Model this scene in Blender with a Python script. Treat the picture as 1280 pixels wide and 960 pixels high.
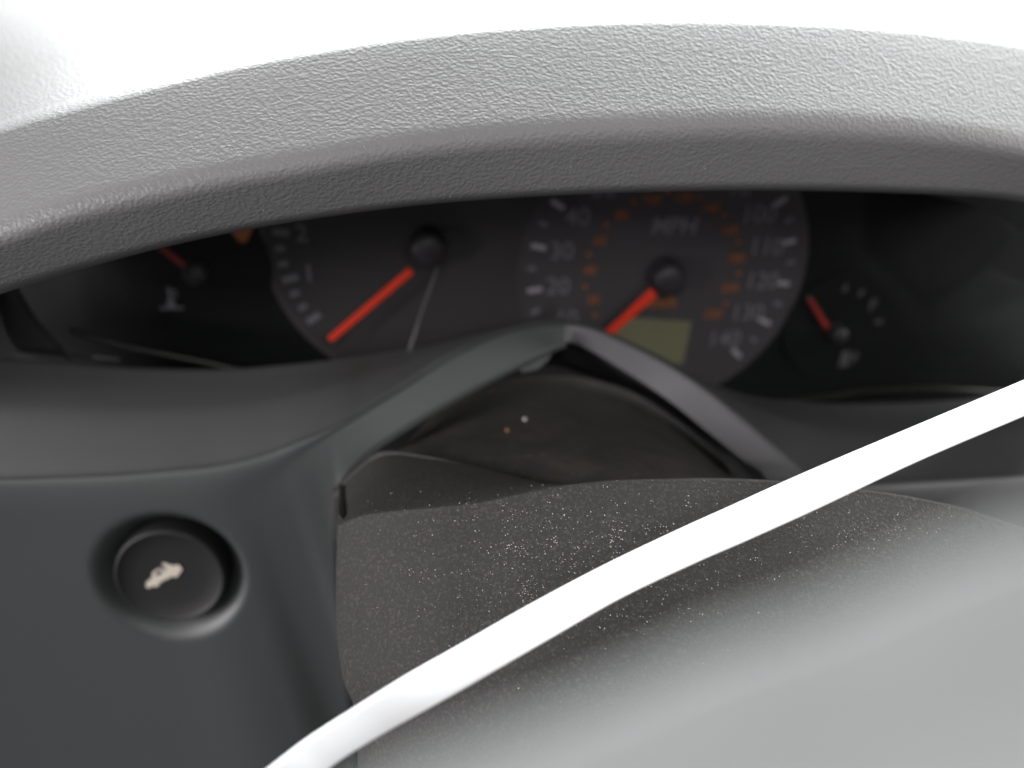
import bpy, bmesh, math, random
from mathutils import Vector, Matrix
from mathutils import noise as mnoise
from mathutils.bvhtree import BVHTree

random.seed(7)
for o in list(bpy.data.objects):
    bpy.data.objects.remove(o)
S = bpy.context.scene
C = S.collection

# ------------------------------------------------------------------ camera
PITCH, ROLL = 35.0, 2.5
R3 = Matrix.Rotation(math.radians(90 - PITCH), 3, 'X') @ Matrix.Rotation(math.radians(ROLL), 3, 'Z')
EYE = Vector((0.0, 0.0, 1.15))
cd = bpy.data.cameras.new('camera')
cam = bpy.data.objects.new('camera', cd)
C.objects.link(cam)
cam.matrix_world = Matrix.Translation(EYE) @ R3.to_4x4()
cd.sensor_width = 36.0
cd.lens = 27.0
cd.clip_start, cd.clip_end = 0.001, 100.0
cd.dof.use_dof = True
cd.dof.focus_distance = 0.147
cd.dof.aperture_fstop = 7.6
S.camera = cam

# ------------------------------------------------------------------ world and lamps
w = bpy.data.worlds.new('World')
S.world = w
w.use_nodes = True
w.node_tree.nodes['Background'].inputs[0].default_value = (1.0, 0.98, 1.0, 1)
w.node_tree.nodes['Background'].inputs[1].default_value = 0.12


def area(name, loc, target, sx, sy, power, col):
    l = bpy.data.lights.new(name, 'AREA')
    l.shape, l.size, l.size_y, l.energy, l.color = 'RECTANGLE', sx, sy, power, col
    o = bpy.data.objects.new(name, l)
    C.objects.link(o)
    o.location = loc
    o.rotation_euler = (Vector(target) - Vector(loc)).to_track_quat('-Z', 'Y').to_euler()
    return o


area('windscreen_light', (0.17, 1.0, 1.68), (0.0, 0.15, 1.12), 2.1, 0.85, 108, (0.97, 1.0, 1.0))
area('passenger_window_light', (1.05, 0.1, 1.5), (0.0, 0.15, 1.1), 0.8, 0.45, 11, (1.0, 0.98, 0.96))
area('open_door_light', (-0.74, -0.26, 1.27), (0.0, 0.24, 1.06), 0.45, 0.4, 12.5, (1.0, 0.96, 0.98))
area('high_rear_fill_light', (0.15, -0.75, 1.80), (0.0, 0.2, 1.05), 1.0, 0.5, 6.5, (1.0, 0.99, 0.98))  # added fill high behind the camera, brightens trim and hood face

S.view_settings.view_transform = 'Standard'
S.view_settings.look = 'None'
S.view_settings.gamma = 1
S.view_settings.exposure = 0
S.view_settings.use_curve_mapping = False
S.render.engine = 'CYCLES'
S.cycles.use_denoising = True
S.cycles.max_bounces = 6
S.cycles.transparent_max_bounces = 8

# ------------------------------------------------------------------ helpers
FP = 960.0


def V(px, py, d):
    """point seen in direction (px, py) of the 1280 x 960 photograph at d metres"""
    return EYE + R3 @ Vector(((px - 640) / FP * d, (480 - py) / FP * d, -d))


def off(p, x=0, y=0, z=0):
    """offset along the view's own right / up / towards axes, metres"""
    return p + R3 @ Vector((x, y, z))


def cr(p0, p1, p2, p3, t):
    return 0.5 * ((2 * p1) + (p2 - p0) * t + (2 * p0 - 5 * p1 + 4 * p2 - p3) * t * t + (3 * p1 - p0 - 3 * p2 + p3) * t ** 3)


def smooth(pts, k):
    """Catmull-Rom by control index, k steps per span"""
    out = []
    n = len(pts)
    for i in range(n - 1):
        a = pts[i - 1] if i else 2 * pts[0] - pts[1]
        d = pts[i + 2] if i + 2 < n else 2 * pts[-1] - pts[-2]
        for j in range(k):
            out.append(cr(a, pts[i], pts[i + 1], d, j / k))
    out.append(pts[-1])
    return out


def px(pts):
    return [V(*p) for p in pts]


def loft(rows, kc, kr):
    """rows: list of equally long control rows (Vectors) -> smooth grid"""
    rows = [smooth(r, kc) for r in rows]
    cols = [smooth([r[j] for r in rows], kr) for j in range(len(rows[0]))]
    n, m = len(cols), len(cols[0])
    verts = [v for c in cols for v in c]
    faces = [(i * m + j, i * m + j + 1, (i + 1) * m + j + 1, (i + 1) * m + j) for i in range(n - 1) for j in range(m - 1)]
    return verts, faces


def even(verts, n, sig):
    """smooth the distance of a loft (n points per column) along its rows so that no facet shows"""
    m = len(verts) // n
    ker = [math.exp(-.5 * (k / sig) ** 2) for k in range(-3 * sig, 3 * sig + 1)]
    tot = sum(ker)
    out = list(verts)
    for j in range(n):
        ds = [(verts[i * n + j] - EYE).length for i in range(m)]
        for i in range(m):
            d = sum(w_ * ds[min(max(i + k - 3 * sig, 0), m - 1)] for k, w_ in enumerate(ker)) / tot
            p = verts[i * n + j] - EYE
            out[i * n + j] = EYE + p * (d / p.length)
    return out


def link(name, data, mat=None, parent=None, label=None, cat=None, group=None, kind=None):
    o = bpy.data.objects.new(name, data)
    C.objects.link(o)
    if mat is not None:
        data.materials.append(mat)
    if parent is not None:
        o.parent = parent
    for k, v in (('label', label), ('category', cat), ('group', group), ('kind', kind)):
        if v:
            o[k] = v
    return o


def mesh(name, verts, faces, mat, parent=None, sm=True, thick=0.0, face_eye=True, **kw):
    me = bpy.data.meshes.new(name)
    bm = bmesh.new()
    vs = [bm.verts.new(v) for v in verts]
    for f in faces:
        try:
            bm.faces.new([vs[i] for i in f])
        except ValueError:
            pass
    if face_eye:
        bm.normal_update()
        s = sum(((EYE - f.calc_center_median()).normalized().dot(f.normal)) * f.calc_area() for f in bm.faces)
        if s < 0:
            bmesh.ops.reverse_faces(bm, faces=bm.faces[:])
    for f in bm.faces:
        f.smooth = sm
    bm.to_mesh(me)
    bm.free()
    o = link(name, me, mat, parent, **kw)
    if thick:
        md = o.modifiers.new('thickness', 'SOLIDIFY')
        md.thickness, md.offset = thick, -1.0
    return o


def empty(name, loc, label, cat, group=None, parent=None):
    o = bpy.data.objects.new(name, None)
    C.objects.link(o)
    o.empty_display_size = 0.02
    # geometry is written in world coordinates: keep the empty's own transform for reference only
    if parent is None:
        o['label'], o['category'] = label, cat
        if group:
            o['group'] = group
    else:
        o.parent = parent
    return o


def tube(name, pts, r, mat, parent=None, k=8, seg=8, **kw):
    path = smooth(pts, k)
    verts, faces = [], []
    n = len(path)
    for i, p in enumerate(path):
        t = (path[min(i + 1, n - 1)] - path[max(i - 1, 0)]).normalized()
        a = t.cross(R3 @ Vector((0, 0, 1))).normalized()
        b = t.cross(a)
        rr = r(i / (n - 1)) if callable(r) else r
        for j in range(seg):
            th = 2 * math.pi * j / seg
            verts.append(p + (a * math.cos(th) + b * math.sin(th)) * rr)
    for i in range(n - 1):
        for j in range(seg):
            faces.append((i * seg + j, i * seg + (j + 1) % seg, (i + 1) * seg + (j + 1) % seg, (i + 1) * seg + j))
    faces.append(tuple(range(seg)))
    faces.append(tuple((n - 1) * seg + j for j in reversed(range(seg))))
    o = mesh(name, verts, faces, mat, parent, face_eye=False, **kw)
    return o


# ------------------------------------------------------------------ materials
def new_mat(name):
    m = bpy.data.materials.new(name)
    m.use_nodes = True
    nt = m.node_tree
    return m, nt, nt.nodes['Principled BSDF']


def N(nt, t, **kw):
    n = nt.nodes.new(t)
    for k, v in kw.items():
        if k in n.inputs.keys():
            n.inputs[k].default_value = v
        else:
            setattr(n, k, v)
    return n


def plastic(name, col, rough, grain=0.0, scale=900, detail=3, vary=0.0, spec=0.5, tint=None, dist=0.0, stretch=(1, 1, 1), metal=0.0):
    m, nt, b = new_mat(name)
    b.inputs['Base Color'].default_value = (*col, 1)
    b.inputs['Roughness'].default_value = rough
    b.inputs['Specular IOR Level'].default_value = spec
    b.inputs['Metallic'].default_value = metal
    tc = N(nt, 'ShaderNodeTexCoord')
    if vary:
        n1 = N(nt, 'ShaderNodeTexNoise', Scale=35.0, Detail=5.0, Roughness=0.65)
        nt.links.new(tc.outputs['Object'], n1.inputs['Vector'])
        mx = N(nt, 'ShaderNodeMix', data_type='RGBA')
        c2 = tint or tuple(c * (1 - vary) for c in col)
        mx.inputs[6].default_value = (*col, 1)
        mx.inputs[7].default_value = (*c2, 1)
        nt.links.new(n1.outputs['Fac'], mx.inputs[0])
        nt.links.new(mx.outputs[2], b.inputs['Base Color'])
        rr = N(nt, 'ShaderNodeMapRange')
        rr.inputs[3].default_value = rough - 0.06
        rr.inputs[4].default_value = rough + 0.08
        nt.links.new(n1.outputs['Fac'], rr.inputs[0])
        nt.links.new(rr.outputs[0], b.inputs['Roughness'])
    if grain:
        mp = N(nt, 'ShaderNodeMapping')
        mp.inputs['Scale'].default_value = stretch
        nt.links.new(tc.outputs['Object'], mp.inputs['Vector'])
        n2 = N(nt, 'ShaderNodeTexNoise', Scale=float(scale), Detail=float(detail), Roughness=0.55, Distortion=dist)
        nt.links.new(mp.outputs[0], n2.inputs['Vector'])
        bp = N(nt, 'ShaderNodeBump', Strength=grain, Distance=0.0004)
        nt.links.new(n2.outputs['Fac'], bp.inputs['Height'])
        nt.links.new(bp.outputs[0], b.inputs['Normal'])
    return m


def vinyl_mat():
    """embossed hood vinyl: wrinkled cells, a few dust grains"""
    m, nt, b = new_mat('embossed_vinyl')
    tc = N(nt, 'ShaderNodeTexCoord')
    mp = N(nt, 'ShaderNodeMapping')
    mp.inputs['Rotation'].default_value = (0.2, 0.3, math.radians(-28))
    mp.inputs['Scale'].default_value = (0.82, 1.15, 1.0)
    nt.links.new(tc.outputs['Object'], mp.inputs['Vector'])
    warp = N(nt, 'ShaderNodeTexNoise', Scale=420.0, Detail=2.0)
    nt.links.new(mp.outputs[0], warp.inputs['Vector'])
    ws = N(nt, 'ShaderNodeVectorMath', operation='MULTIPLY_ADD')
    nt.links.new(warp.outputs['Color'], ws.inputs[0])
    ws.inputs[1].default_value = (0.0012, 0.0012, 0.0012)
    nt.links.new(mp.outputs[0], ws.inputs[2])
    vo = N(nt, 'ShaderNodeTexVoronoi', feature='SMOOTH_F1', Scale=1300.0)
    vo.inputs['Smoothness'].default_value = 0.6
    nt.links.new(ws.outputs[0], vo.inputs['Vector'])
    no = N(nt, 'ShaderNodeTexNoise', Scale=1800.0, Detail=3.0, Roughness=0.55, Distortion=0.4)
    nt.links.new(mp.outputs[0], no.inputs['Vector'])
    add = N(nt, 'ShaderNodeMath', operation='MULTIPLY_ADD')
    nt.links.new(no.outputs['Fac'], add.inputs[0])
    add.inputs[1].default_value = 0.8
    nt.links.new(vo.outputs['Distance'], add.inputs[2])
    bp = N(nt, 'ShaderNodeBump', Strength=0.5, Distance=0.00027)
    nt.links.new(add.outputs[0], bp.inputs['Height'])
    nt.links.new(bp.outputs[0], b.inputs['Normal'])
    big = N(nt, 'ShaderNodeTexNoise', Scale=18.0, Detail=4.0)
    nt.links.new(tc.outputs['Object'], big.inputs['Vector'])
    mx = N(nt, 'ShaderNodeMix', data_type='RGBA')
    mx.inputs[6].default_value = (0.106, 0.105, 0.107, 1)
    mx.inputs[7].default_value = (0.130, 0.129, 0.128, 1)
    nt.links.new(big.outputs['Fac'], mx.inputs[0])
    nt.links.new(mx.outputs[2], b.inputs['Base Color'])
    b.inputs['Roughness'].default_value = 0.52
    return m


def shroud_mat():
    """coarse dusty column plastic"""
    m, nt, b = new_mat('dusty_column_plastic')
    tc = N(nt, 'ShaderNodeTexCoord')
    n1 = N(nt, 'ShaderNodeTexNoise', Scale=1500.0, Detail=4.0, Roughness=0.7)
    n2 = N(nt, 'ShaderNodeTexNoise', Scale=60.0, Detail=5.0, Roughness=0.7)
    n3 = N(nt, 'ShaderNodeTexVoronoi', Scale=1100.0)
    for n in (n1, n2, n3):
        nt.links.new(tc.outputs['Object'], n.inputs['Vector'])
    ramp = N(nt, 'ShaderNodeValToRGB')
    ramp.color_ramp.elements[0].position, ramp.color_ramp.elements[1].position = 0.50, 0.72
    nt.links.new(n1.outputs['Fac'], ramp.inputs[0])
    mul = N(nt, 'ShaderNodeMath', operation='MULTIPLY')
    nt.links.new(ramp.outputs[0], mul.inputs[0])
    nt.links.new(n2.outputs['Fac'], mul.inputs[1])
    mx = N(nt, 'ShaderNodeMix', data_type='RGBA')
    mx.inputs[6].default_value = (0.0255, 0.0245, 0.0235, 1)
    mx.inputs[7].default_value = (0.11, 0.104, 0.097, 1)
    nt.links.new(mul.outputs[0], mx.inputs[0])
    nt.links.new(mx.outputs[2], b.inputs['Base Color'])
    b.inputs['Roughness'].default_value = 0.68
    b.inputs['Specular IOR Level'].default_value = 0.25
    bp = N(nt, 'ShaderNodeBump', Strength=0.7, Distance=0.0003)
    nt.links.new(n1.outputs['Fac'], bp.inputs['Height'])
    nt.links.new(bp.outputs[0], b.inputs['Normal'])
    return m


def collar_mat():
    """old dark column plastic with brownish dirt patches and specks"""
    m, nt, b = new_mat('column_collar_plastic')
    tc = N(nt, 'ShaderNodeTexCoord')
    n1 = N(nt, 'ShaderNodeTexNoise', Scale=45.0, Detail=6.0, Roughness=0.7, Distortion=1.2)
    n2 = N(nt, 'ShaderNodeTexNoise', Scale=420.0, Detail=4.0, Roughness=0.75)
    for n in (n1, n2):
        nt.links.new(tc.outputs['Object'], n.inputs['Vector'])
    r1 = N(nt, 'ShaderNodeValToRGB')
    r1.color_ramp.elements[0].position, r1.color_ramp.elements[1].position = 0.42, 0.68
    r1.color_ramp.elements[0].color = (0.028, 0.0275, 0.027, 1)
    r1.color_ramp.elements[1].color = (0.050, 0.043, 0.037, 1)
    r2 = N(nt, 'ShaderNodeValToRGB')
    r2.color_ramp.elements[0].position, r2.color_ramp.elements[1].position = 0.60, 0.74
    nt.links.new(n1.outputs['Fac'], r1.inputs[0])
    nt.links.new(n2.outputs['Fac'], r2.inputs[0])
    mx = N(nt, 'ShaderNodeMix', data_type='RGBA')
    nt.links.new(r2.outputs[0], mx.inputs[0])
    nt.links.new(r1.outputs[0], mx.inputs[6])
    mx.inputs[7].default_value = (0.10, 0.09, 0.08, 1)
    nt.links.new(mx.outputs[2], b.inputs['Base Color'])
    b.inputs['Roughness'].default_value = 0.8
    b.inputs['Specular IOR Level'].default_value = 0.2
    bp = N(nt, 'ShaderNodeBump', Strength=0.5, Distance=0.0006)
    nt.links.new(n2.outputs['Fac'], bp.inputs['Height'])
    nt.links.new(bp.outputs[0], b.inputs['Normal'])
    return m


def lens_mat():
    m, nt, b = new_mat('clear_lens')
    nt.nodes.remove(b)
    out = nt.nodes['Material Output']
    tr = N(nt, 'ShaderNodeBsdfTransparent')
    gl = N(nt, 'ShaderNodeBsdfGlossy', Roughness=0.06)
    fr = N(nt, 'ShaderNodeFresnel', IOR=1.18)
    mx = N(nt, 'ShaderNodeMixShader')
    nt.links.new(fr.outputs[0], mx.inputs[0])
    nt.links.new(tr.outputs[0], mx.inputs[1])
    nt.links.new(gl.outputs[0], mx.inputs[2])
    nt.links.new(mx.outputs[0], out.inputs['Surface'])
    return m


M = {
    'vinyl': vinyl_mat(),
    'trim': plastic('satin_trim_plastic', (0.055, 0.0565, 0.0565), 0.55, 0.12, 1400, 3, 0.18),  # same plastic as the panel, its tone raised in place of light
    'panel': plastic('lower_panel_plastic', (0.036, 0.0390, 0.0395), 0.5, 0.12, 1400, 3, 0.18),
    'rib': plastic('lit_panel_plastic', (0.100, 0.098, 0.102), 0.42, 0.10, 1400, 3, 0.15),  # lighter copy of the panel plastic, light on it put into the colour
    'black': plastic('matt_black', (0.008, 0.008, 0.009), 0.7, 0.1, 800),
    'plate': plastic('black_face_plate', (0.009, 0.0098, 0.010), 0.8, spec=0.15),
    'dial': plastic('charcoal_dial_print', (0.064, 0.056, 0.063), 0.65, 0.05, 2000),
    'dial_shaded': plastic('shaded_charcoal_dial_print', (0.042, 0.038, 0.041), 0.65, 0.05, 2000),  # darker copy of the dial print, shade at the left painted in
    'needle_dimmed': plastic('dimmed_red_needle', (0.38, 0.03, 0.022), 0.45),  # needle red darkened so the small end gauges look dimmer
    'white': plastic('white_dial_print', (0.42, 0.40, 0.43), 0.6),
    'grey': plastic('grey_dial_print', (0.20, 0.19, 0.21), 0.6),
    'dim': plastic('dim_dial_print', (0.10, 0.105, 0.10), 0.7),
    'orange': plastic('orange_dial_print', (0.42, 0.13, 0.03), 0.6),
    'needle': plastic('red_needle', (0.95, 0.055, 0.02), 0.4),
    'hub': plastic('black_hub_plastic', (0.04, 0.036, 0.041), 0.38),
    'lcd': plastic('olive_display', (0.21, 0.21, 0.125), 0.35),
    'amber': plastic('amber_lamp', (0.65, 0.20, 0.03), 0.4),
    'cap': plastic('button_black', (0.0075, 0.0073, 0.007), 0.6, 0.08, 1500, spec=0.35),
    'icon': plastic('beige_button_print', (0.42, 0.38, 0.32), 0.6),
    'shroud': shroud_mat(),
    'collar': collar_mat(),
    'strap': plastic('white_strap_plastic', (0.74, 0.75, 0.765), 0.4, 0.03, 300),
    'pad': plastic('grey_wheel_pad', (0.235, 0.247, 0.245), 0.85, 0.15, 900, spec=0.25),
    'dust': plastic('pale_dust', (0.46, 0.44, 0.41), 0.8),
    'lens_line': plastic('pale_line', (0.20, 0.20, 0.20), 0.5),
    'crumb_white': plastic('white_crumb', (0.45, 0.44, 0.42), 0.5),
    'crumb_brown': plastic('brown_crumb', (0.20, 0.10, 0.05), 0.6),
    'lens': lens_mat(),
    'rim': plastic('lens_rim_plastic', (0.012, 0.012, 0.010), 0.3),
}

# ------------------------------------------------------------------ dashboard
dash = empty('dashboard', None, 'dark grey plastic car dashboard with an arched hood over the instruments', 'dashboard')

# hood: crest A, ridge B, lower lip C
A = [(-260, 262), (-120, 205), (0, 162), (100, 133), (200, 106), (300, 81), (400, 62), (500, 47), (600, 36), (700, 29), (800, 25), (900, 25), (1000, 28), (1100, 34), (1200, 44), (1290, 58), (1420, 88), (1560, 130)]
B = [(-260, 390), (-120, 335), (0, 294), (100, 262), (200, 238), (300, 219), (400, 203), (500, 186), (600, 174), (700, 166), (800, 161), (900, 158), (1000, 158), (1100, 162), (1200, 172), (1290, 188), (1420, 220), (1560, 270)]
Cc = [(-260, 455), (-120, 402), (0, 361), (100, 331), (200, 305), (300, 284), (400, 268), (500, 255), (600, 246), (700, 240), (800, 236), (900, 234), (1000, 234), (1100, 236), (1200, 240), (1290, 248), (1420, 275), (1560, 320)]


def dd(x):
    return 0.012 * (x - 640) / 640.0 + 0.006 * ((x - 640) / 640.0) ** 2


a3 = [V(x, y - 4, 0.161 + dd(x)) for x, y in A]
b3 = [V(x, y, 0.150 + dd(x)) for x, y in B]
c3 = [V(x, y + 4, 0.163 + dd(x)) for x, y in Cc]
FWD = Vector((0, 1, 0.0)).normalized()
lerp = lambda p, q, t: [u.lerp(v, t) for u, v in zip(p, q)]
ZT = max(p.z for p in a3)


def top_row(t, spread, lift):
    return [Vector((p.x * spread, p.y, p.z + (ZT - p.z) * lift)) + FWD * t for p in a3]


def bez(p, c, q, n):
    return [[(a * (1 - t) ** 2 + b * 2 * t * (1 - t) + d * t * t) for a, b, d in zip(p, c, q)] for t in [i / n for i in range(n + 1)]]


rows = [top_row(0.80, 3.2, 1.0), top_row(0.40, 2.2, 0.9), top_row(0.20, 1.6, 0.65), top_row(0.10, 1.28, 0.35), top_row(0.05, 1.1, 0.12)]
rows += bez(top_row(0.010, 1.0, 0.0), a3, lerp(a3, b3, 0.09), 12)
rows += [lerp(a3, b3, 0.3), lerp(a3, b3, 0.45), lerp(a3, b3, 0.58)]
rows += [lerp(a3, b3, 0.72)] + bez(lerp(a3, b3, 0.83), b3, lerp(b3, c3, 0.24), 16)
rows += [lerp(b3, c3, 0.4), lerp(b3, c3, 0.55)]
rows += bez(lerp(b3, c3, 0.84), c3, [off(p, y=0.0012, z=-0.005) for p in c3], 10)
rows += [[off(p, y=0.016, z=-0.03) for p in c3], [off(p, y=0.05, z=-0.11) for p in c3]]
v, f = loft(rows, 8, 1)
hv, hf = v, f
hood = mesh('hood', v, f, M['vinyl'], dash, thick=0.003, label='light grey embossed hood arching over the instruments')

# binnacle trim between cluster opening and arch rib, lower panel and rib, left side
E1 = [(-200, 440, .205), (-60, 443, .215), (60, 449, .226), (140, 456, .232), (205, 459, .236), (255, 460, .2385), (305, 458.5, .241), (350, 455, .243), (378, 452.5, .2445), (400, 450, .246), (420, 447.5, .2475), (442, 445, .2495), (470, 441.5, .2535), (520, 433, .2595), (574, 422, .2615), (646, 407, .256), (706, 400, .248)]
P1 = [(-200, 606, .196), (-60, 604.5, .201), (60, 601, .206), (150, 597, .209), (215, 591, .211), (262, 586, .213), (300, 578, .214), (335, 568, .215), (360, 558, .2155), (385, 548, .216), (405, 540, .2165), (425, 530, .217), (450, 516.5, .218), (505, 483, .221), (568, 444, .226), (640, 416, .232), (706, 405, .235)]
Q1 = [(-200, 1200, .285), (0, 1200, .285), (150, 1200, .285), (280, 1200, .285), (380, 1190, .28), (430, 1100, .268), (436, 960, .254), (431, 850, .241), (421, 760, .2305), (417, 680, .2238), (420, 624, .2202), (433, 592, .2190), (465, 560, .2185), (525, 521, .221), (592, 483, .2255), (677, 440, .2315), (706, 428, .2325)]
E2 = [(706, 400, .243), (745, 413, .245), (820, 446, .25), (880, 475, .254), (930, 492, .258), (990, 500, .262), (1060, 504, .265), (1150, 502, .268), (1280, 490, .27), (1450, 470, .27)]
P2 = [(706, 405, .235), (745, 414, .235), (820, 449, .235), (880, 487, .233), (930, 527, .231), (975, 564, .228), (1012, 594, .224), (1055, 606, .22), (1150, 605, .216), (1450, 588, .21)]
Q2 = [(706, 428, .234), (728, 433, .238), (790, 470, .239), (838, 503, .237), (885, 541, .235), (925, 573, .232), (956, 598, .228), (985, 670, .227), (1030, 1000, .245), (1400, 1100, .25)]


def trim(E_, P_, name, lab):
    e, p = px(E_), px(P_)
    pr = [off(q, z=-0.0022) for q in p]
    bulge = [off(q, y=0.0012, z=0.0015) for q in lerp(e, pr, 0.5)]
    rows = [[off(q, y=-0.012, z=-0.03) for q in e], [off(q, y=-0.003, z=-0.008) for q in e], [off(q, y=-0.0006, z=-0.001) for q in e],
            [off(q, y=0.0, z=0.0006) for q in lerp(e, pr, 0.03)], lerp(e, bulge, 0.3), lerp(e, bulge, 0.7), bulge, lerp(bulge, pr, 0.5), lerp(bulge, pr, 0.9), pr, [off(q, y=-0.002, z=-0.003) for q in pr]]
    v, f = loft(rows, 7, 4)
    v = even(v, len(v) // ((len(e) - 1) * 7 + 1), 6)
    return mesh(name, v, f, M['trim'], dash, thick=0.002, label=lab)


trim(E1, P1, 'binnacle_trim', 'smooth grey trim sloping up to the instruments on the left')
trim(E2, P2, 'binnacle_trim', 'dark trim sloping up to the instruments on the right')


def inner_edge(Q_, side):
    q = px(Q_)
    out1, out2, out3 = [], [], []
    n = len(q)
    for i, p in enumerate(q):
        t = (q[min(i + 1, n - 1)] - q[max(i - 1, 0)]).normalized()
        nrm = t.cross(R3 @ Vector((0, 0, 1))).normalized() * side
        out1.append(p + nrm * 0.0008 + R3 @ Vector((0, 0, -0.0005)))
        out2.append(p + nrm * 0.0015 + R3 @ Vector((0, 0, -0.0025)))
        out3.append(p + nrm * 0.0005 + R3 @ Vector((0, 0, -0.025)))
    return q, out1, out2, out3


def rib_panel(P_, Q_, side, kr):
    p = px(P_)
    q, o1, o2, o3 = inner_edge(Q_, side)
    rows = [[off(u, y=0.0004, z=-0.003) for u in p], [off(u, y=0.0003, z=-0.0006) for u in p], [off(u, z=0.0003) for u in lerp(p, q, 0.03)]] + [lerp(p, q, t) for t in (0.1, 0.2, 0.32, 0.45, 0.6, 0.75, 0.88)] + [lerp(p, q, .975), o1, o2, o3]
    return loft(rows, 14, kr)


v, f = rib_panel(P1, Q1, 1, 12)
v = even(v, len(v) // (16 * 14 + 1), 13)
bvh = BVHTree.FromPolygons(v, f)


def hit(x, y):
    d = (V(x, y, 1) - EYE).normalized()
    loc, n, _, _ = bvh.ray_cast(EYE, d)
    if n.dot(d) > 0:
        n = -n
    return loc, n


bc, bn = hit(213, 721)
h1, h2 = hit(150, 660)[0], hit(270, 780)[0]
bn = (hit(160, 721)[1] + hit(265, 721)[1] + hit(213, 680)[1] + hit(213, 780)[1]).normalized()
RB = 0.0188 * (bc - EYE).length / 0.225
print('button', bc, bn, (bc - EYE).length, RB)


def recess(r):
    # lip, conical bowl and floor of the button recess
    if r > RB * 1.06:
        return 0
    if r > RB:
        t = (RB * 1.06 - r) / (RB * 0.06)
        return 0.0004 * t * t
    if r > RB * 0.78:
        t = (RB - r) / (RB * 0.22)
        return 0.0004 + 0.0058 * t
    return 0.0062 + 0.004 * min(1, (RB * 0.78 - r) / (RB * 0.08))


v2 = []
for p in v:
    d = p - bc
    r = (d - bn * d.dot(bn)).length
    v2.append(p - bn * recess(r) if abs(d.dot(bn)) < 0.02 else p)
mesh('lower_panel', v2, f, M['panel'], dash, label='dark lower panel with a round recess, rising into the left arch rib')
v, f = rib_panel(P2, Q2, -1, 6)
mesh('lower_panel', v, f, M['rib'], dash, thick=0.0, label='right arch rib running down into the panel beside the column')  # rib brightness comes from the lightened plastic

# end walls of the instrument opening
v, f = loft([px([(-85, 300, .155), (-85, 370, .158), (-95, 440, .175), (-110, 500, .20)]),
             px([(-24, 330, .218), (-6, 385, .226), (4, 440, .234), (14, 490, .24)]),
             px([(12, 340, .232), (46, 398, .242), (82, 441, .25), (110, 490, .255)])], 8, 8)
mesh('end_wall', v, f, M['rib'], dash, thick=0.002, label='grey end wall at the left of the instrument opening')  # lightened plastic makes up for light missing on this wall
v, f = loft([px([(1080, 222, .190), (1200, 222, .192), (1290, 230, .197), (1420, 330, .18), (1420, 450, .2), (1330, 520, .225)]),
             px([(1100, 228, .196), (1190, 232, .203), (1270, 250, .212), (1360, 340, .215), (1360, 440, .23), (1300, 510, .245)]),
             px([(1110, 238, .20), (1168, 244, .215), (1233, 262, .235), (1282, 292, .245), (1315, 350, .255), (1303, 430, .26)][:5] + [(1268, 492, .262)])], 8, 8)
mesh('end_wall', v, f, M['panel'], dash, thick=0.002, label='curved end wall at the right of the instrument opening')

# dark cavity behind the arch, and the clip under its peak
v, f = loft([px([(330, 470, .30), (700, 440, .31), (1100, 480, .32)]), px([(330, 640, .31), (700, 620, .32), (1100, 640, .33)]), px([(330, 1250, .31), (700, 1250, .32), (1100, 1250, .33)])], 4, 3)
mesh('cavity_backing', v, f, M['black'], dash, thick=0.003, label='black backing for the dark hollow around the steering column')  # black sheet, the darkness of the hollow is in its colour


def prism(name, pts, nrm, h, mat, parent, bevel=0.0, **kw):
    """extruded outline: pts Vectors (convex or not), h along nrm"""
    bm = bmesh.new()
    vs = [bm.verts.new(p) for p in pts]
    fc = bm.faces.new(vs)
    fc.normal_update()
    if fc.normal.dot(nrm) < 0:
        fc.normal_flip()
    r = bmesh.ops.extrude_face_region(bm, geom=[fc])
    for e in r['geom']:
        if isinstance(e, bmesh.types.BMVert):
            e.co += nrm * h
    bmesh.ops.recalc_face_normals(bm, faces=bm.faces[:])
    if bevel:
        bmesh.ops.bevel(bm, geom=bm.edges[:], offset=bevel, segments=2, affect='EDGES', profile=0.5)
    me = bpy.data.meshes.new(name)
    bm.to_mesh(me)
    bm.free()
    return link(name, me, mat, parent, **kw)


TOW = R3 @ Vector((0, 0, 1))
prism('clip', px([(646, 462, .236), (652, 455, .236), (676, 446, .236), (682, 440, .236), (690, 442, .236), (684, 452, .236), (672, 462, .236), (654, 467, .236)]), TOW, 0.003, M['panel'], dash, 0.0004)

# ------------------------------------------------------------------ instrument cluster
clu = empty('instrument_cluster', None, 'dark instrument cluster with red needles behind a clear lens', 'gauge cluster')
cn = Vector((0.1519, -0.5122, 1.0)).normalized()
cu = Vector((math.cos(-0.0431), math.sin(-0.0431), 0))
cu = (cu - cn * cu.dot(cn)).normalized()
cv = cn.cross(cu)
cnW, cuW, cvW = R3 @ cn, R3 @ cu, R3 @ cv
D0 = V(828.7, 340.1, 0.275)


def on_plane(x, y, h=0.0):
    r = (V(x, y, 1) - EYE)
    return EYE + r * (((D0 - EYE).dot(cnW) + h) / r.dot(cnW))


def L(c, x, y, h=0.0):
    return c + cuW * x + cvW * y + cnW * h


Tc = on_plane(533.9, 303.2)
Gc = on_plane(248, 336)
Fc = on_plane(1046, 408)


def loc2(p):
    d = p - D0
    return d.dot(cuW), d.dot(cvW)


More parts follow.
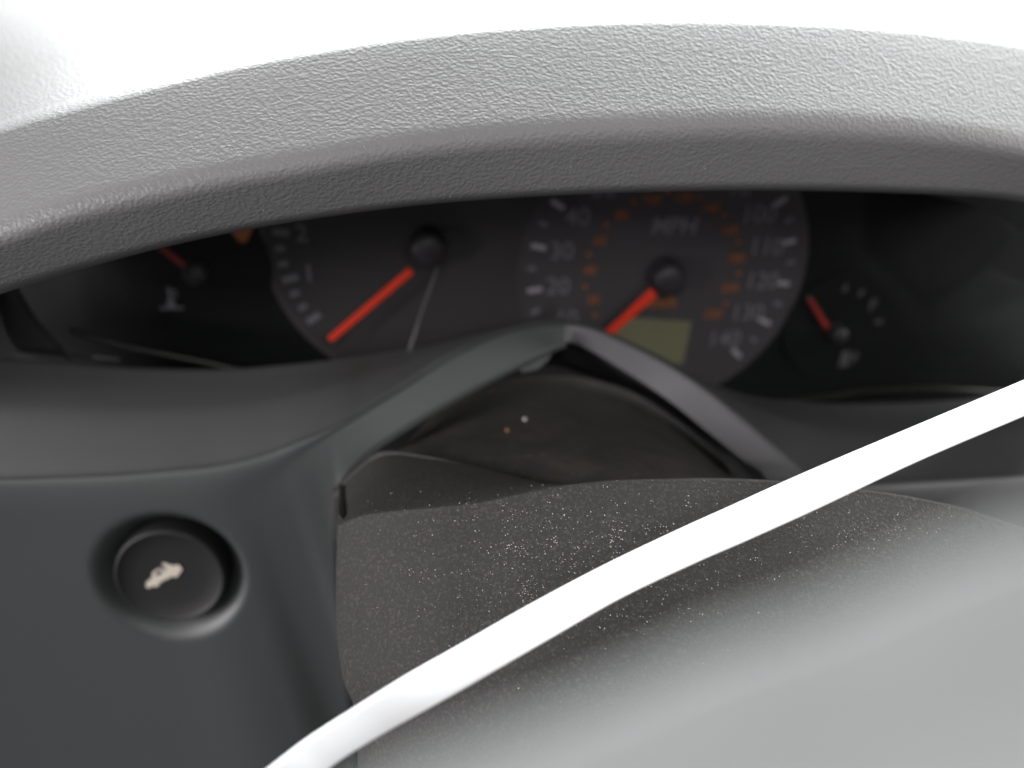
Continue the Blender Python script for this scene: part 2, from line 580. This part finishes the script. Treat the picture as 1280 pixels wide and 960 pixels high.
# black backing and charcoal two-dial plate
prism('face_plate', [on_plane(-120, 180, -0.003), on_plane(1420, 180, -0.003), on_plane(1420, 520, -0.003), on_plane(-120, 500, -0.003)], cnW, 0.0015, M['plate'], clu)
tx, ty = loc2(Tc)
RD = 0.0545
pts = []
for i in range(49):
    th = -math.pi / 2 + math.pi * i / 48
    pts.append(L(D0, RD * math.cos(th), RD * math.sin(th), -0.0012))
for i in range(49):
    th = math.pi / 2 + math.pi * i / 48
    pts.append(L(Tc, RD * math.cos(th), RD * math.sin(th), -0.0012))
prism('dial_backing', pts, cnW, 0.0009, M['dial'], clu, label='charcoal plate joining the two big dials')


def disc(name, c, r, h0, h1, mat, parent, seg=64, ring=0.0, bev=0.0, **kw):
    verts, faces = [], []
    prof = [(r, h0), (r, h1 - bev), (r - bev, h1)] if bev else [(r, h0), (r, h1)]
    if ring:
        prof.append((ring, h1))
        prof.append((ring, h0))
    k = len(prof)
    for i in range(seg):
        a = 2 * math.pi * i / seg
        for rr, hh in prof:
            verts.append(L(c, rr * math.cos(a), rr * math.sin(a), hh))
    for i in range(seg):
        j = (i + 1) % seg
        for q in range(k - 1):
            faces.append((i * k + q, j * k + q, j * k + q + 1, i * k + q + 1))
    if not ring:
        faces.append(tuple(i * k + k - 1 for i in range(seg)))
    o = mesh(name, verts, faces, mat, parent, sm=False, face_eye=True, **kw)
    return o


def text(name, body, c, x, y, size, mat, parent, rot=0.0, bold=0.00012, shear=0.0, h=0.00035):
    cu_ = bpy.data.curves.new(name, 'FONT')
    cu_.body = body
    cu_.size = size
    cu_.align_x, cu_.align_y = 'CENTER', 'CENTER'
    cu_.offset = bold
    cu_.shear = shear
    cu_.extrude = 0.00008
    cu_.resolution_u = 4
    tmp = bpy.data.objects.new('tmp', cu_)
    me = bpy.data.meshes.new_from_object(tmp)
    bpy.data.objects.remove(tmp)
    me.name = name
    o = link(name, me, mat, parent)
    ca, sa = math.cos(rot), math.sin(rot)
    ux, vx = cuW * ca + cvW * sa, -cuW * sa + cvW * ca
    m = Matrix((ux, vx, cnW)).transposed().to_4x4()
    o.matrix_world = Matrix.Translation(L(c, x, y, h)) @ m
    return o


TICKS = {}


def tick(c, r, th, ln, wd, mat, parent, h=0.00025):
    key = (ln, wd, mat.name)
    if key not in TICKS:
        me = bpy.data.meshes.new('tick_mark')
        x0, x1, y0, y1, z = -ln / 2, ln / 2, -wd / 2, wd / 2, 0.0001
        vv = [(x0, y0, -z), (x1, y0, -z), (x1, y1, -z), (x0, y1, -z), (x0, y0, z), (x1, y0, z), (x1, y1, z), (x0, y1, z)]
        me.from_pydata(vv, [], [(3, 2, 1, 0), (4, 5, 6, 7), (0, 1, 5, 4), (1, 2, 6, 5), (2, 3, 7, 6), (3, 0, 4, 7)])
        me.materials.append(mat)
        TICKS[key] = me
    o = bpy.data.objects.new('tick_mark', TICKS[key])
    C.objects.link(o)
    o.parent = parent
    rd = cuW * math.cos(th) + cvW * math.sin(th)
    tn = -cuW * math.sin(th) + cvW * math.cos(th)
    o.matrix_world = Matrix.Translation(c + rd * r + cnW * h) @ Matrix((rd, tn, cnW)).transposed().to_4x4()
    return o


def needle(c, h, p_tip, p_root, w0, w1, parent, mat):
    """tapered red needle between two directions of the photo, lying in the plane h above the dial"""
    t, r = on_plane(*p_tip, h), on_plane(*p_root, h)
    ax = (t - r).normalized()
    sd = ax.cross(cnW).normalized()
    return prism('needle', [r - sd * w0, r + sd * w0, t + sd * w1, t - sd * w1], cnW, 0.0012, mat, parent, 0.0003)


def hub(c, r, h, parent):
    verts, faces = [], []
    prof = [(r * 1.0, 0.0005), (r * 1.0, h - 0.003), (r * .93, h - 0.0012), (r * .78, h - 0.0003), (r * .5, h + 0.0003), (0.0001, h + 0.0005)]
    seg, k = 32, len(prof)
    for i in range(seg):
        a = 2 * math.pi * i / seg
        for rr, hh in prof:
            verts.append(L(c, rr * math.cos(a), rr * math.sin(a), hh))
    for i in range(seg):
        j = (i + 1) % seg
        for q in range(k - 1):
            faces.append((i * k + q, j * k + q, j * k + q + 1, i * k + q + 1))
    return mesh('hub_cap', verts, faces, M['hub'], parent)


# speedometer
spd = disc('speedometer', D0, 0.0525, -0.0003, -0.0001, M['dial'], clu, label='large speedometer dial with white mph and orange km/h figures')
T0, ST = 3.94984, 0.33731
for k in range(0, 29):
    th = T0 - ST * k / 2
    if k % 2 == 0:
        tick(D0, 0.0467, th, 0.0052, 0.0017, M['white'], spd)
    else:
        tick(D0, 0.0478, th, 0.0030, 0.0014, M['grey'], spd)
for mph in range(10, 150, 10):
    th = T0 - ST * mph / 10
    text('numeral', str(mph), D0, 0.0383 * math.cos(th), 0.0383 * math.sin(th), 0.0088, M['grey'], spd, bold=0.00005)
KS = 0.20908
for km in range(20, 240, 20):
    th = T0 - KS * km / 20 * 1.0
    th = T0 - KS * km / 10
    text('numeral', str(km), D0, 0.0269 * math.cos(th), 0.0269 * math.sin(th), 0.0046, M['orange'], spd, bold=0.00002)
for km in range(10, 230, 20):
    th = T0 - KS * km / 10
    tick(D0, 0.0285, th, 0.0014, 0.0012, M['orange'], spd)
p = loc2(on_plane(842, 283))
text('unit_lettering', 'MPH', D0, *p, 0.0082, M['grey'], spd, bold=0.0002, shear=0.12)
p = loc2(on_plane(826, 378))
text('unit_lettering', 'km/h', D0, *p, 0.0058, M['orange'], spd)
lc = [on_plane(775, 396, 0.0003), on_plane(864, 402, 0.0003), on_plane(853, 455, 0.0003), on_plane(758, 447, 0.0003)]
prism('odometer_display', lc, cnW, 0.0003, M['lcd'], spd)
hub(D0, 0.0062, 0.0105, spd)
needle(D0, 0.009, (757, 418), (817, 364), 0.0019, 0.0015, spd, M['needle'])

# tachometer
tac = disc('tachometer', Tc, 0.0525, -0.0003, -0.0001, M['dial_shaded'], clu, label='large tachometer dial with its needle at rest')  # face darker than the speedometer's to imitate shade
for k in range(0, 25):
    th = 3.73924 - 0.33579 * k / 3
    if k % 3 == 0:
        tick(Tc, 0.0475, th, 0.0052, 0.0021, M['grey'], tac)
    else:
        tick(Tc, 0.0482, th, 0.0030, 0.0017, M['grey'], tac)
for k in range(0, 9):
    th = 3.73924 - 0.33579 * k
    if k:
        text('numeral', str(k), Tc, 0.0410 * math.cos(th), 0.0410 * math.sin(th), 0.0082, M['grey'], tac)
hub(Tc, 0.0062, 0.0105, tac)
needle(Tc, 0.009, (412, 424), (514, 337), 0.0014, 0.0011, tac, M['needle'])

# temperature gauge
tmpg = disc('temperature_gauge', Gc, 0.0235, -0.0012, 0.0, M['plate'], clu, label='small temperature gauge at the left end')
hub(Gc, 0.0042, 0.007, tmpg)
needle(Gc, 0.006, (197, 305), (231, 331), 0.0011, 0.0009, tmpg, M['needle_dimmed'])
ip = on_plane(213, 372)
for i, (x, y, ww, hh) in enumerate(((0, 0.001, .0010, .0055), (0, -0.0020, .0026, .0024), (0, -0.0036, .0075, .0009), (0.0016, 0.0024, .0018, .0007), (0.0016, 0.0008, .0018, .0007))):
    prism('thermometer_symbol', [L(ip, x - ww / 2, y - hh / 2, .0002 + i * 2e-5), L(ip, x + ww / 2, y - hh / 2, .0002 + i * 2e-5), L(ip, x + ww / 2, y + hh / 2, .0002 + i * 2e-5), L(ip, x - ww / 2, y + hh / 2, .0002 + i * 2e-5)], cnW, 0.00015, M['grey'], tmpg)

# fuel gauge
fug = disc('fuel_gauge', Fc, 0.0215, -0.0012, 0.0, M['plate'], clu, label='small fuel gauge at the right of the speedometer')
hub(on_plane(1042, 414), 0.0034, 0.006, fug)
needle(Fc, 0.005, (1011, 373), (1033, 409), 0.0010, 0.0008, fug, M['needle_dimmed'])
for (x, y, a) in ((1012, 374, 135), (1056, 360, 85), (1076, 366, 65), (1098, 402, 5)):
    q = on_plane(x, y)
    tick(q, 0, math.radians(a), 0.0030, 0.0014, M['dim'], fug)
q = loc2(on_plane(1090, 382))
text('letter', 'F', D0, *q, 0.0068, M['dim'], fug)
q = loc2(on_plane(1008, 396))
ip = on_plane(1060, 447)
for i, (x, y, ww, hh) in enumerate(((-0.0014, 0, .0034, .0056), (-0.0014, -0.0032, .0048, .0008), (0.0018, -0.0004, .0008, .0040), (0.0030, 0.0008, .0010, .0034))):
    prism('pump_symbol', [L(ip, x - ww / 2, y - hh / 2, .0002 + i * 2e-5), L(ip, x + ww / 2, y - hh / 2, .0002 + i * 2e-5), L(ip, x + ww / 2, y + hh / 2, .0002 + i * 2e-5), L(ip, x - ww / 2, y + hh / 2, .0002 + i * 2e-5)], cnW, 0.00015, M['dim'], fug)

# amber arrow lamp
ac = on_plane(301, 287)
prism('warning_lamp', [L(ac, -.0042, .0012, 0), L(ac, -.0026, .005, 0), L(ac, .0026, .005, 0), L(ac, .0042, .0012, 0), L(ac, .0012, -.0040, 0), L(ac, -.0006, -.0040, 0)], cnW, 0.0006, M['amber'], clu)

# lens and its rim
LT = [(-120, 300), (100, 268), (350, 215), (650, 188), (950, 180), (1200, 190), (1420, 230)]
LB = [(-120, 430), (100, 446), (350, 470), (650, 480), (950, 508), (1200, 506), (1420, 500)]
rows = [[on_plane(x, y, 0.030) for x, y in LT], [on_plane((x + x2) / 2, (y + y2) / 2, 0.0245) for (x, y), (x2, y2) in zip(LT, LB)], [on_plane(x, y, 0.016) for x, y in LB]]
v, f = loft(rows, 8, 10)
mesh('lens', v, f, M['lens'], clu, thick=0.0015)
rimp = [(88, 413), (150, 431), (205, 442.5), (262, 454), (330, 468), (500, 490), (750, 500), (940, 503), (1030, 496), (1075, 489), (1120, 486.5), (1180, 486), (1262, 491)]
tube('lens_rim', [on_plane(x, y, 0.0165) for x, y in rimp], 0.0009, M['rim'], clu)

# ------------------------------------------------------------------ release button
btn = empty('release_button', None, 'round black push button with a beige open-boot car symbol', 'button')
bu = (R3 @ Vector((1, 0, 0)))
bu = (bu - bn * bu.dot(bn)).normalized()
bv = bn.cross(bu)
# the cap sits a little towards the upper left of the recess
capc = bc
RC = RB * 0.755


def lathe(name, c, prof, mat, parent, seg=72, **kw):
    verts, faces = [], []
    k = len(prof)
    for i in range(seg):
        a = 2 * math.pi * i / seg
        for r, h in prof:
            verts.append(c + (bu * math.cos(a) + bv * math.sin(a)) * r + bn * h)
    for i in range(seg):
        j = (i + 1) % seg
        for q in range(k - 1):
            faces.append((i * k + q, j * k + q, j * k + q + 1, i * k + q + 1))
    return mesh(name, verts, faces, mat, parent, face_eye=False, **kw)


lathe('cap', capc, [(RC, -0.0098), (RC, -0.0012), (RC * .985, -0.0002), (RC * .955, 0.0005), (RC * .93, 0.0006), (RC * .915, 0.0004), (RC * .85, -0.0002), (RC * .6, -0.0008), (RC * .3, -0.0010), (0.00005, -0.0010)], M['cap'], btn)
# car symbol, drawn along its own tilted axis
car = [(0, .0), (0, .12), (.08, .2), (.25, .25), (.35, .40), (.56, .42), (.64, .29), (.70, .29), (.66, .50), (.73, .53), (.86, .30), (.98, .27), (1, .1), (.95, .02), (.86, .0), (.82, -.07), (.73, -.07), (.69, .0), (.32, 0), (.28, -.07), (.18, -.07), (.14, 0)]
def bhit(x, y, h):
    d = (V(x, y, 1) - EYE).normalized()
    return EYE + d * ((capc + bn * h - EYE).dot(bn) / d.dot(bn))
i0, i1 = bhit(185, 735, -0.0008), bhit(230, 713, -0.0008)
ix = (i1 - i0)
iy = bn.cross(ix) * 0.78
prism('car_symbol', [i0 + ix * a + iy * b for a, b in car], bn, 0.0002, M['icon'], btn)
prism('car_window', [i0 + ix * a + iy * b + bn * 0.00015 for a, b in ((.36, .25), (.41, .35), (.52, .36), (.57, .26))], bn, 0.0002, M['cap'], btn)

# ------------------------------------------------------------------ steering column cover
col = empty('steering_column_cover', None, 'dusty dark plastic cover of the steering column under the arch', 'column cover')
G = [(423, 655, .170), (452, 643, .165), (490, 637, .161), (545, 632, .157), (600, 626, .155), (650, 616, .153), (700, 607, .152), (760, 601, .151), (820, 599, .150), (900, 598, .150), (1000, 603, .150), (1080, 612, .152), (1150, 623, .155), (1220, 640, .162), (1290, 668, .175)]
H = [(450, 1150, .150), (470, 1150, .143), (510, 1150, .137), (560, 1150, .132), (610, 1150, .129), (660, 1150, .127), (715, 1150, .126), (780, 1150, .125), (850, 1150, .125), (940, 1150, .125), (1050, 1150, .126), (1140, 1150, .13), (1220, 1150, .135), (1300, 1150, .142), (1400, 1150, .155)]
LX = [(421, 720), (422, 790), (430, 850), (444, 888), (448, 960), (450, 1150)]
GB = [(426, 614, .200), (446, 590, .200), (482, 567, .199), (535, 571, .192), (590, 582, .185), (645, 596, .176), (700, 606, .166), (760, 600.5, .158), (820, 598.5, .156), (900, 597.5, .156), (1000, 602.5, .156), (1080, 611.5, .158), (1150, 622.5, .162), (1220, 639.5, .170), (1290, 667.5, .185)]
gb, g0 = px(GB), px(G)
rows = [[V(x + 1, y + 60, d + .03) for x, y, d in GB], [V(x, y + 22, d + .010) for x, y, d in GB], [V(x, y + 4, d + .0015) for x, y, d in GB], gb,
        lerp(gb, g0, .35), lerp(gb, g0, .7), lerp(gb, g0, .92), [off(p, y=-.0002, z=.0003) for p in g0]]
for lx, ly in LX:
    t = (ly - 655) / (1150 - 655)
    row = []
    for i, (g, h) in enumerate(zip(G, H)):
        x = g[0] + (h[0] - g[0]) * t
        y = g[1] + (h[1] - g[1]) * t
        d = g[2] + (h[2] - g[2]) * t
        wgt = max(0, 1 - i / 4)
        x += (lx - (423 + 27 * t)) * wgt
        row.append((x, y, d - 0.002 * math.sin(math.pi * min(1, t * 2)) * min(1, i / 3)))
    rows.append([V(*p) for p in row])
rows[8:8] = [lerp(rows[7], rows[8], .08), lerp(rows[7], rows[8], .25), lerp(rows[7], rows[8], .55)]
# turn the left and right sides back
rows = [[off(r[0], x=0.007 * k, z=-0.030 * k), off(r[0], x=0.0026 * k, z=-0.012 * k), off(r[0], x=0.0005 * k, z=-0.003 * k)] + r + [off(r[-1], x=0.004, y=-0.004, z=-0.02)] for r, k in zip(rows, [.05, .1, .3, .5] + [1] * 20)]
v, f = loft(rows, 8, 6)
shr = mesh('shroud', v, f, M['shroud'], col, thick=0.002, label='front shroud, brown grey and speckled with dust')
sb = BVHTree.FromPolygons(v, f)
K = [(505, 560, .232), (540, 520, .237), (568, 496, .241), (604, 480, .244), (650, 473, .246), (697, 471, .247), (745, 477, .246), (794, 494, .244), (850, 530, .239), (915, 585, .232)]
MB = [(470, 572, .205), (500, 572, .203), (540, 580, .197), (580, 588, .19), (640, 602, .182), (690, 612, .174), (740, 612, .172), (800, 610, .172), (860, 610, .172), (915, 615, .175)]
k3, m3 = px(K), px(MB)
v, f = loft([[off(q, y=-.003, z=-.03) for q in k3], [off(q, y=-.0005, z=-.003) for q in k3], k3, [off(q, y=-.0015, z=.0005) for q in k3], [off(q, y=-.0028, z=-.0012) for q in k3], [off(q, y=-.004, z=-.004) for q in lerp(k3, m3, .2)], [off(q, y=-.002, z=-.006) for q in lerp(k3, m3, .5)], lerp(k3, m3, .8), m3], 8, 5)
mesh('collar', v, f, M['collar'], col, thick=0.001)

# dust grains lying on the shroud and on the hood
hb = BVHTree.FromPolygons(hv, hf)


def scatter(tree, n, box, dens, rmin, rmax, mat, label):
    bm = bmesh.new()
    cnt = 0
    while cnt < n:
        x, y = random.uniform(box[0], box[2]), random.uniform(box[1], box[3])
        if random.random() > dens(x, y) * (.25 + 1.5 * max(0, mnoise.noise((x / 26, y / 26, 0)) + .35 * mnoise.noise((x / 9, y / 9, 5)))):
            continue
        d = (V(x, y, 1) - EYE).normalized()
        loc, nn, _, dist = tree.ray_cast(EYE, d)
        if loc is None:
            continue
        if nn.dot(d) > 0:
            nn = -nn
        r = rmin + (rmax - rmin) * random.random() ** 2.4
        vs = []
        ln = random.uniform(1, 1.9)
        ax = Vector((random.uniform(-1, 1), random.uniform(-1, 1), random.uniform(-1, 1))).normalized()
        for q in ((1, 0, 0), (-1, 0, 0), (0, 1, 0), (0, -1, 0), (0, 0, 1), (0, 0, -1)):
            k = Vector(q) * r * random.uniform(.6, 1.2)
            vs.append(bm.verts.new(loc + nn * r * .4 + k + ax * k.dot(ax) * (ln - 1)))
        for a, b, c in ((0, 2, 4), (2, 1, 4), (1, 3, 4), (3, 0, 4), (2, 0, 5), (1, 2, 5), (3, 1, 5), (0, 3, 5)):
            bm.faces.new((vs[a], vs[b], vs[c]))
        cnt += 1
    me = bpy.data.meshes.new('dust')
    bm.to_mesh(me)
    bm.free()
    link('dust', me, mat, None, label, 'dust', kind='stuff')


def shroud_density(x, y):
    # hardly any grains along and below the hub's blurred edge
    if y > 868 - .34 * (x - 600):
        return .01
    return math.exp(-((x - 720) / 150) ** 2 - ((y - 700) / 70) ** 2) * 1.0 + .6 * math.exp(-((x - 1060) / 90) ** 2 - ((y - 655) / 30) ** 2) + .02


scatter(sb, 2600, (425, 600, 1230, 905), shroud_density, .00002, .00014, M['dust'], 'pale dust grains scattered over the steering column cover')
scatter(hb, 90, (0, 20, 1280, 330), lambda x, y: .9 if x < 420 or y > 190 else .35, .00003, .00013, M['dust'], 'sparse pale dust specks on the embossed hood')
scatter(bvh, 45, (20, 620, 400, 940), lambda x, y: 1 if (x - 213) ** 2 + (y - 721) ** 2 > 110 ** 2 else 0, .00003, .00011, M['dust'], 'a few pale dust specks on the lower panel around the button')


def crumb(x, y, d, r, mat, lab):
    bm = bmesh.new()
    bmesh.ops.create_icosphere(bm, subdivisions=2, radius=r, matrix=Matrix.Translation(V(x, y, d)))
    for v_ in bm.verts:
        v_.co += Vector((random.uniform(-1, 1), random.uniform(-1, 1), random.uniform(-1, 1))) * r * .3
    me = bpy.data.meshes.new('crumb')
    bm.to_mesh(me)
    bm.free()
    link('crumb', me, mat, None, lab, 'crumb')


crumb(656, 524, .220, .0005, M['crumb_white'], 'tiny white crumb in the hollow under the arch peak')
crumb(634, 538, .214, .0005, M['crumb_brown'], 'tiny orange brown crumb beside the white crumb under the arch')

# ------------------------------------------------------------------ white strap
UP = [(250, 1030), (339, 960), (382, 927), (445, 886), (507, 847), (570, 811), (662, 758), (756, 708), (850, 663), (912, 635), (1005, 593), (1130, 540), (1280, 477), (1420, 418)]
LO = [(296, 1052), (384, 984), (425, 952), (482, 917), (540, 885), (600, 851), (688, 800), (779, 748), (872, 704), (932, 678), (1025, 636), (1150, 577), (1298, 514), (1436, 456)]
SD = [.102, .107, .110, .114, .117, .121, .126, .130, .133, .135, .137, .139, .141, .144]
TL = [-.0045, -.0045, -.004, -.003, -.0016, 0, .0022, .003, .003, .003, .003, .003, .003, .003]
rows = []
for t, zz in ((0, -.0009), (.02, -.0001), (.08, .0002), (.3, .0004), (.5, .0005), (.7, .0005), (.92, .0003), (.98, -.0001), (1, -.0009)):
    rows.append([off(V(u[0] + (l[0] - u[0]) * t, u[1] + (l[1] - u[1]) * t, d + tl * (.5 - t)), z=zz) for u, l, d, tl in zip(UP, LO, SD, TL)])
back = [[off(V(u[0] + (l[0] - u[0]) * t, u[1] + (l[1] - u[1]) * t, d + tl * (.5 - t)), z=-.0016) for u, l, d, tl in zip(UP, LO, SD, TL)] for t in (.95, .5, .05)]
rows = rows + back + [rows[0]]
v, f = loft(rows, 8, 3)
strap = mesh('strap', v, f, M['strap'], None, face_eye=False, label='glossy white flat strap running diagonally in front of the column cover', cat='strap')
bm = bmesh.new(); bm.from_mesh(strap.data); bmesh.ops.remove_doubles(bm, verts=bm.verts[:], dist=1e-6); bmesh.ops.recalc_face_normals(bm, faces=bm.faces[:]); bm.to_mesh(strap.data); bm.free()

# ------------------------------------------------------------------ steering wheel hub, very close to the lens
whl = empty('steering_wheel_hub', None, 'blurred grey steering wheel hub closest to the viewer at lower right', 'steering wheel')
SL = [(150, 1150), (330, 1070), (480, 990), (620, 930), (760, 872), (900, 810), (1030, 766), (1150, 712), (1290, 660), (1450, 620), (1650, 590)]
sec = [(-.030, -.012), (-.016, -.007), (-.006, -.0034), (-.0016, -.0014), (-.0002, -.0004), (0, 0), (-.0004, .0002), (-.002, .0008), (-.005, .0018), (-.010, .0042), (-.018, .0090), (-.032, .0130)]
base = [V(x, y, .021) for x, y in SL]
rows = [[off(p, y=a, z=b) for p in base] for a, b in sec]
v, f = loft(rows, 6, 5)
mesh('hub_cover', v, f, M['pad'], whl, thick=0.0012)

# ------------------------------------------------------------------ thin pale line on the lens, built as a tube
tube('lens_line', [on_plane(547, 334, .021), on_plane(537, 362, .021), on_plane(526, 392, .0205), on_plane(518, 418, .020), on_plane(510, 443, .0195)], 0.00026, M['lens_line'], None, label='thin pale line on the lens below the tachometer hub', cat='lens_line')
